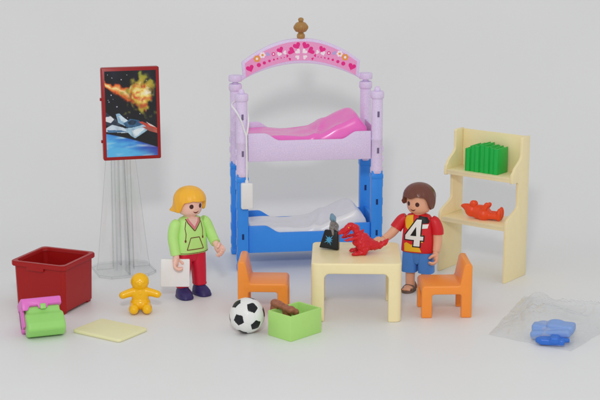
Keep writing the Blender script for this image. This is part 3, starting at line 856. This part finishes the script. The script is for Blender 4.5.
def head_parts(t, zc, skin, turn, smile=1):
    h = link('head_pivot', None); bpy.data.objects.remove(h)
    bm = bmesh.new()
    lathe(bm, [(.28, zc-1.0), (.3, zc-.66), (.34, zc-.58), (.48, zc-.52), (.58, zc-.38), (.63, zc-.15), (.635, zc+.1), (.61, zc+.35), (.5, zc+.52), (.3, zc+.62), (.05, zc+.65)], seg=40)
    hd = obj('head', bm, skin, t, smooth=60, rot=(0, 0, turn)); tr = bvh_of(hd)
    for s in (-1, 1):
        bm = bmesh.new(); decal(bm, tr, ellp(s*.25, zc-.05, .095, .115), 0, .012, .06); obj('eye', bm, 'eye', hd, smooth=60)
    bm = bmesh.new(); pts = []
    n = 10
    for i in range(n+1): q = -1+2*i/n; pts.append((.16*q, zc-.36+.05*q*q+.012))
    for i in range(n+1): q = 1-2*i/n; pts.append((.16*q, zc-.36+.05*q*q-.05*(1-q*q)))
    pts = pts[:n+1]+pts[n+2:-1]
    decal(bm, tr, pts, 0, .012, .05); obj('mouth', bm, 'line_maroon', hd, smooth=60)
    bm = bmesh.new(); ell(bm, (0, -.625, zc-.17), (.05, .035, .045), sub=2); obj('nose', bm, skin, hd, smooth=60)
    return hd

def shoe(x, y, rz, mat, L=.62, name='shoe'):
    bm = bmesh.new(); Tm = Matrix.Translation((x, y, 0)) @ Matrix.Rotation(rz, 4, 'Z')
    loft(bm, [(0, 0, -.16, .36, L*.9, 2.6), (.03, 0, -.16, .385, L*.95, 2.6), (.1, 0, -.16, .39, L*.95, 2.6), (.12, 0, -.16, .365, L*.92, 2.6), (.24, 0, -.14, .37, L*.89, 2.4), (.36, 0, -.06, .34, L*.74, 2.2), (.46, 0, .02, .28, L*.54, 2.2), (.6, 0, .08, .27, .33, 2.2), (.64, 0, .08, .24, .3, 2.2)], mat=Tm)
    return obj(name, bm, mat, G, smooth=50)

# ---- girl
G = girl = thing('toy_figure', 'blond toy girl figure in green hoodie and red trousers holding a white card', 'toy figure', (-5.5, .85, 0), R(33))
for s, yy in ((-1, -.05), (1, .02)):
    shoe(s*.5, yy-.02, R(5*s), 'shoe_navy')
bm = bmesh.new()
for s in (-1, 1):
    loft(bm, [(.52, s*.5, .02, .31, .33, 2.6), (.56, s*.5, .02, .335, .36, 2.6), (.62, s*.5, .02, .335, .36, 2.6), (.66, s*.49, .02, .32, .35, 2.6), (1.3, s*.45, .01, .35, .39, 2.6), (1.9, s*.385, 0, .385, .44, 2.6), (2.3, s*.37, 0, .38, .46, 2.6), (2.42, s*.36, 0, .34, .44, 2.6)])
loft(bm, [(1.82, 0, 0, .1, .32, 2), (1.95, 0, 0, .3, .42, 2.4), (2.45, 0, 0, .6, .46, 3)])
obj('trousers', bm, 'trousers', girl, smooth=50)
bm = bmesh.new(); loft(bm, torso_secs(2.28, 4.12, .88, .7, .52), seg=64); hood = obj('hoodie', bm, 'hoodie', girl, smooth=50)
tr = bvh_of(hood); bm = bmesh.new()
decal(bm, tr, [(-.36, 4.05), (-.3, 3.88), (0, 3.5), (.3, 3.88), (.36, 4.05), (.2, 4.1), (-.2, 4.1)], 1, .010)
decal(bm, tr, [(-.28, 4.1), (-.2, 3.93), (0, 3.66), (.2, 3.93), (.28, 4.1)], 2, .016)
strokes(bm, tr, [(-.4, 4.05), (-.33, 3.86), (-.02, 3.46), (.02, 3.46), (.33, 3.86), (.4, 4.05)], .045, 0, .02)
strokes(bm, tr, [(-.42, 3.95), (-.5, 3.6), (-.48, 3.3), (-.52, 3.02)], .035, 0, .013); strokes(bm, tr, [(.4, 3.9), (.46, 3.5), (.44, 3.15)], .035, 0, .013)
decal(bm, tr, ellp(-.52, 2.98, .045, .08, 10), 0, .016); decal(bm, tr, ellp(.44, 3.1, .045, .08, 10), 0, .016)
strokes(bm, tr, [(-.24, 3.12), (.24, 3.12), (.46, 2.52), (-.46, 2.52), (-.24, 3.12)], .04, 0, .013)
strokes(bm, tr, [(-.84, 2.36), (-.4, 2.33), (.4, 2.33), (.84, 2.36)], .03, 0, .013)
obj('hoodie_print', bm, ['line_maroon', 'neck_pink', 'skin'], hood, smooth=0)
hd = head_parts(girl, 4.78, 'skin', R(3))
gap = lambda a, w0, w1: smooth(w0, w1, abs(a))
def g_edge(a):
    base = 4.99-.05*a*a+.05*math.exp(-((a+.35)/.25)**2)
    low = 4.42 if a < 0 else 4.44
    return base+(low-base)*smooth(R(48), R(80), abs(a))
def g_flare(a): return -.04*smooth(R(50), R(75), abs(a))+.26*smooth(R(95), R(150), abs(a))+(.13 if a < 0 else 0)*math.exp(-((abs(a)-R(125))/.5)**2)
o = obj('hair', hair_bm(4.86, .82, .84, .8, g_edge, g_flare, .02), 'hair_blond', girl, smooth=60, rot=(0, 0, R(3)))
# arms (the figure's own right arm is at the left of the photograph)
bm = bmesh.new(); tube(bm, [(-.68, 0, 3.86), (-.86, -.02, 3.72), (-1.0, -.06, 3.2), (-1.02, -.2, 2.7), (-1.0, -.32, 2.3)], [.22, .28, .275, .255, .25], seg=24)
a1 = obj('arm', bm, 'hoodie', girl, smooth=60); put_hand(a1, (-1.02, -.36, 2.28), (-.08, -.2, -1), R(60), 'skin', 1.0, 1.3)
bm = bmesh.new(); tube(bm, [(.68, 0, 3.86), (.86, -.02, 3.72), (1.02, -.14, 3.3), (1.06, -.42, 2.95), (1.04, -.72, 2.74)], [.22, .28, .275, .255, .25], seg=24)
a2 = obj('arm', bm, 'hoodie', girl, smooth=60); put_hand(a2, (1.04, -.75, 2.72), (.1, -.7, -.6), R(-60), 'skin', .8, 1.3)
# card held by the girl
bm = bmesh.new(); prism(bm, rr(-.72, .72, -.7, .7, .06), -.09, .09, bev=.025)
o = obj('card', bm, 'white', None, loc=(-6.22, .12, 1.38), rot=(R(-6), R(1), R(3)))
tag(o, 'plain white card held in the toy girl figure hand', 'card')

# ---- boy
G = boy = thing('toy_figure', 'brown haired toy boy figure in a red number 4 shirt and blue shorts', 'toy figure', (6.0, 1.55, 0), R(-20))
def sandal(x, y, rz):
    Tm = Matrix.Translation((x, y, 0)) @ Matrix.Rotation(rz, 4, 'Z')
    bm = bmesh.new(); loft(bm, [(0, 0, -.16, .31, .54, 2.4), (.03, 0, -.16, .33, .56, 2.4), (.1, 0, -.16, .33, .56, 2.4), (.12, 0, -.16, .3, .53, 2.4)], mat=Tm)
    for yy, z1, rx in ((-.4, .27, .3), (-.18, .36, .31), (.16, .5, .29)):
        t = bmesh.new()
        n = 12; A = []
        for i in range(n+1):
            q = math.pi*i/n; cx, cz_ = rx*math.cos(q), .1+(z1-.1)*math.sin(q)
            A.append([t.verts.new((cx*k, yy+dy, .1+(cz_-.1)*k)) for k, dy in ((1.06, -.085), (1.06, .085), (.9, .085), (.9, -.085))])
        for p, q in zip(A, A[1:]):
            for i in range(4): t.faces.new((p[i], p[(i+1) % 4], q[(i+1) % 4], q[i]))
        merge(bm, t, 0, Tm)
    box(bm, -.06, .06, -.42, .05, .26, .36, bev=.03, mat=Tm @ Matrix.Rotation(R(12), 4, 'X'))
    sd = obj('sandal', bm, 'sandal', boy, smooth=50)
for s in (-1, 1):
    sandal(s*.42, .05, R(4*s))
    Tm = Matrix.Translation((s*.42, .05, 0)) @ Matrix.Rotation(R(4*s), 4, 'Z')
    bm = bmesh.new(); ell(bm, Tm @ Vector((0, -.2, .2)), (.27, .44, .14)); chain(bm, [tuple(Tm @ Vector((0, .06, .22))), (s*.42, .05, .6), (s*.41, .04, 1.15)], [.26, .25, .27])
    for k in range(4): ell(bm, Tm @ Vector((-.17+.11*k, -.6+.02*abs(k-1), .17)), .07, sub=2)
    obj('leg', fuse(bm, .035, 3), 'skin_tan', boy, smooth=80)
bm = bmesh.new()
for s in (-1, 1):
    loft(bm, [(1.04, s*.42, .02, .34, .38, 2.8), (1.05, s*.43, .02, .40, .43, 2.8), (1.14, s*.43, .02, .405, .44, 2.8), (1.6, s*.41, .01, .40, .45, 2.8), (2.1, s*.39, 0, .39, .46, 2.8), (2.3, s*.36, 0, .36, .44, 2.8)])
loft(bm, [(1.5, 0, 0, .12, .34, 2), (1.62, 0, 0, .3, .42, 2.4), (2.34, 0, 0, .62, .46, 3)])
obj('shorts', bm, 'shorts_blue', boy, smooth=50)
bm = bmesh.new(); loft(bm, torso_secs(2.14, 4.1, .86, .72, .52), seg=64); shirt = obj('shirt', bm, 'shirt_red', boy, smooth=50)
tr = bvh_of(shirt); bm = bmesh.new()
pm_ = ['print_white', 'print_black', 'print_yellow', 'skin_tan']
decal(bm, tr, [(-.66, 3.8), (-.55, 3.98), (-.2, 4.06), (-.16, 3.6), (-.42, 3.3), (-.56, 3.42)], 2, .009)
decal(bm, tr, [(.06, 3.78), (.1, 4.05), (.5, 3.98), (.62, 3.8), (.6, 3.68), (.1, 3.66)], 1, .009)
decal(bm, tr, [(.08, 3.62), (.6, 3.64), (.56, 3.44), (.1, 3.4)], 0, .009)
decal(bm, tr, [(-.62, 2.58), (-.5, 2.66), (-.1, 2.5), (.2, 2.42), (.3, 2.2), (-.6, 2.2)], 2, .009)
decal(bm, tr, ellp(-.1, 2.48, .16, .12, 12), 2, .010)
decal(bm, tr, [(.16, 3.1), (.34, 3.1), (.36, 2.7), (.18, 2.72)], 2, .0095)
FOUR = [(.02, 3.86), (.26, 3.86), (.22, 3.02), (.38, 3.02), (.37, 2.82), (.21, 2.82), (.2, 2.5), (-.12, 2.5), (-.09, 2.82), (-.56, 2.82), (-.56, 3.02)]
def grow(pts, g):
    out = []; n = len(pts)
    for i in range(n):
        a, b, c = Vector(pts[i-1]), Vector(pts[i]), Vector(pts[(i+1) % n])
        d1 = (b-a).normalized(); d2 = (c-b).normalized(); n1 = Vector((d1.y, -d1.x)); n2 = Vector((d2.y, -d2.x))
        m = (n1+n2); k = m.length_squared
        m = m*(2/k) if k > .2 else n1
        out.append(tuple(b-m*g))
    return out
decal(bm, tr, grow(FOUR, .06), 1, .016); decal(bm, tr, FOUR, 0, .022); decal(bm, tr, [(-.0, 3.5), (.02, 3.02), (-.3, 3.02)], 1, .026)
obj('shirt_print', bm, pm_, shirt, smooth=0)
hd = head_parts(boy, 4.72, 'skin_tan', R(-17))
def b_edge(a):
    base = 5.02-.04*math.cos(a*4)+.10*math.exp(-((a-.35)/.3)**2)-.05*smooth(-.2, -.8, a)
    if a < 0: return base+(4.58-base)*smooth(R(44), R(66), -a)-.16*smooth(R(80), R(130), -a)
    return base+(4.4-base)*smooth(R(50), R(88), a)
def b_flare(a): return .06-.16*smooth(R(50), R(95), abs(a))+.04*smooth(R(110), R(160), abs(a))
o = obj('hair', hair_bm(4.86, .83, .86, .82, b_edge, b_flare, .02), 'hair_brown', boy, smooth=60, rot=(R(0), 0, R(-17)))
bm = bmesh.new(); tube(bm, [(-.66, 0, 3.84), (-.86, -.03, 3.7), (-1.08, -.12, 3.38), (-1.16, -.18, 3.24)], [.22, .29, .31, .31], seg=24)
sl = obj('sleeve', bm, 'shirt_red', shirt, smooth=60)
bm = bmesh.new(); tube(bm, [(-1.05, -.12, 3.4), (-1.3, -.32, 3.05), (-1.5, -.58, 2.86), (-1.62, -.75, 2.78)], [.24, .23, .2, .18], seg=20)
a1 = obj('arm', bm, 'skin_tan', boy, smooth=60); put_hand(a1, (-1.64, -.78, 2.76), (-.6, -.6, -.25), R(200), 'skin_tan', 1.0, 1.15)
bm = bmesh.new(); tube(bm, [(.66, 0, 3.84), (.84, -.02, 3.7), (.98, -.03, 3.35), (1.0, -.05, 3.1)], [.22, .28, .3, .3], seg=24)
sl = obj('sleeve', bm, 'shirt_red', shirt, smooth=60)
bm = bmesh.new(); tube(bm, [(.98, -.03, 3.3), (1.02, -.1, 2.8), (1.02, -.24, 2.4), (1.0, -.3, 2.25)], [.24, .23, .2, .18], seg=20)
a2 = obj('arm', bm, 'skin_tan', boy, smooth=60); put_hand(a2, (1.0, -.31, 2.24), (-.05, -.3, -1), R(-70), 'skin_tan', 1.0, 1.2)

# ------------------------------------------------------------------ clear bag with blue parts
def ridged(x, y, k):
    """sharp-edged folds, as crumpled film makes"""
    v = 0; a = 1
    for i, f in enumerate((2.6, 5.7, 12.5)):
        v += a*(1-abs(noise.noise(Vector((x*f+k, y*f*.9+i*3.1, k)))*2.2))**2; a *= .5
    return v
def clear_bag():
    C4 = [Vector((8.75, -5.6, 0)), Vector((12.15, -8.0, 0)), Vector((15.6, -3.0, 0)), Vector((11.3, .6, 0))]
    n = 120; bm = bmesh.new()
    for layer in (0, 1):
        g = []
        for j in range(n+1):
            row = []
            for i in range(n+1):
                u, v = i/n, j/n
                p = C4[0]*(1-u)*(1-v)+C4[1]*u*(1-v)+C4[2]*u*v+C4[3]*(1-u)*v
                w = (math.sin(math.pi*u)**.5)*(math.sin(math.pi*v)**.5)
                wu, wv = u+.06*noise.noise(Vector((u*3, v*3, 1))), v+.06*noise.noise(Vector((u*3, v*3, 8)))
                cre = ridged(wu, wv, 2.2)
                q = 1-smooth(0, .9, math.hypot((u-.5)/.55, (v-.34)/.5))
                h = w*(.2+.85*q+.55*math.exp(-((u-.2)/.16)**2-((v-.8)/.16)**2))+.22*cre*min(1, w*1.7)
                z = .03+(h if layer else .015+.05*w*cre)
                band = smooth(.86, .9, v)
                z += .45*smooth(.5, 1, v)*smooth(.25, .9, u)+.03*band*math.sin(u*150)*(1-smooth(.97, 1, v))*layer
                row.append(bm.verts.new((p.x+.08*noise.noise(Vector((v*7, 1, 1))), p.y+.08*noise.noise(Vector((u*7, 4, 1))), z)))
            g.append(row)
        for j in range(n):
            for i in range(n): bm.faces.new((g[j][i], g[j][i+1], g[j+1][i+1], g[j+1][i]))
    o = obj('plastic_bag', bm, 'film', None, smooth=0)
    for p in o.data.polygons: p.use_smooth = True
    tag(o, 'crumpled clear plastic bag lying on the ground at right', 'bag')
clear_bag()
bm = bmesh.new()
box(bm, -.95, .9, -.5, .55, .12, .5, bev=.12, mat=Matrix.Rotation(R(-8), 4, 'Y')); box(bm, -.3, .95, -.2, .6, .3, .75, bev=.12); box(bm, -1.0, -.3, -.1, .5, .25, .62, bev=.1)
ell(bm, (.1, .3, .6), (.5, .35, .25)); ell(bm, (-.5, .4, .45), (.4, .3, .25))
o = obj('toy_part', fuse(bm, .04, 3), 'bag_blue_hazed', None, smooth=50, loc=(11.6, -6.35, .06), rot=(0, 0, R(-20)))
tag(o, 'larger blue toy piece inside the clear plastic bag, film haze in its colour', 'toy piece', 'blue pieces in the plastic bag')
bm = bmesh.new(); box(bm, -.6, .55, -.28, .28, 0, .3, bev=.08); box(bm, -.1, .3, -.34, .3, .1, .4, bev=.06); ell(bm, (-.55, 0, .16), (.25, .25, .15)); tube(bm, [(.4, 0, .2), (.75, .1, .2)], [.12, .1], seg=12)
o = obj('toy_part', fuse(bm, .035, 2), 'bag_blue', None, smooth=50, loc=(11.45, -7.12, .06), rot=(0, 0, R(-12)))
tag(o, 'smaller vivid blue toy piece at the front inside the clear bag', 'toy piece', 'blue pieces in the plastic bag')

# ------------------------------------------------------------------ light, world, camera
w = bpy.data.worlds.new('World'); S.world = w; w.use_nodes = True
bg = w.node_tree.nodes['Background']; bg.inputs['Color'].default_value = (.985, .997, 1, 1); bg.inputs['Strength'].default_value = .64
def area(name, loc, target, size, power, col):
    l = bpy.data.lights.new(name, 'AREA'); l.shape = 'SQUARE'; l.size = size; l.energy = power; l.color = col
    o = link(name, l, None, loc); o.rotation_euler = (Vector(target)-Vector(loc)).to_track_quat('-Z', 'Y').to_euler(); return o
area('flash', (-2, -64, 38.6), (0, 4, 3), 6, 12000, (1, .99, .985))

cam = bpy.data.cameras.new('camera'); co = link('camera', cam)
Pp, F, D = R(13), 1500, 75
v = 100/F*D
co.location = (0, -D*math.cos(Pp)+v*math.sin(Pp), D*math.sin(Pp)+v*math.cos(Pp)); co.rotation_euler = (R(90)-Pp, 0, 0)
cam.sensor_width = 36; cam.lens = 36*F/600; cam.clip_start = 1; cam.clip_end = 500
S.camera = co
S.view_settings.view_transform = 'Standard'; S.view_settings.look = 'None'; S.view_settings.exposure = 0; S.view_settings.gamma = 1
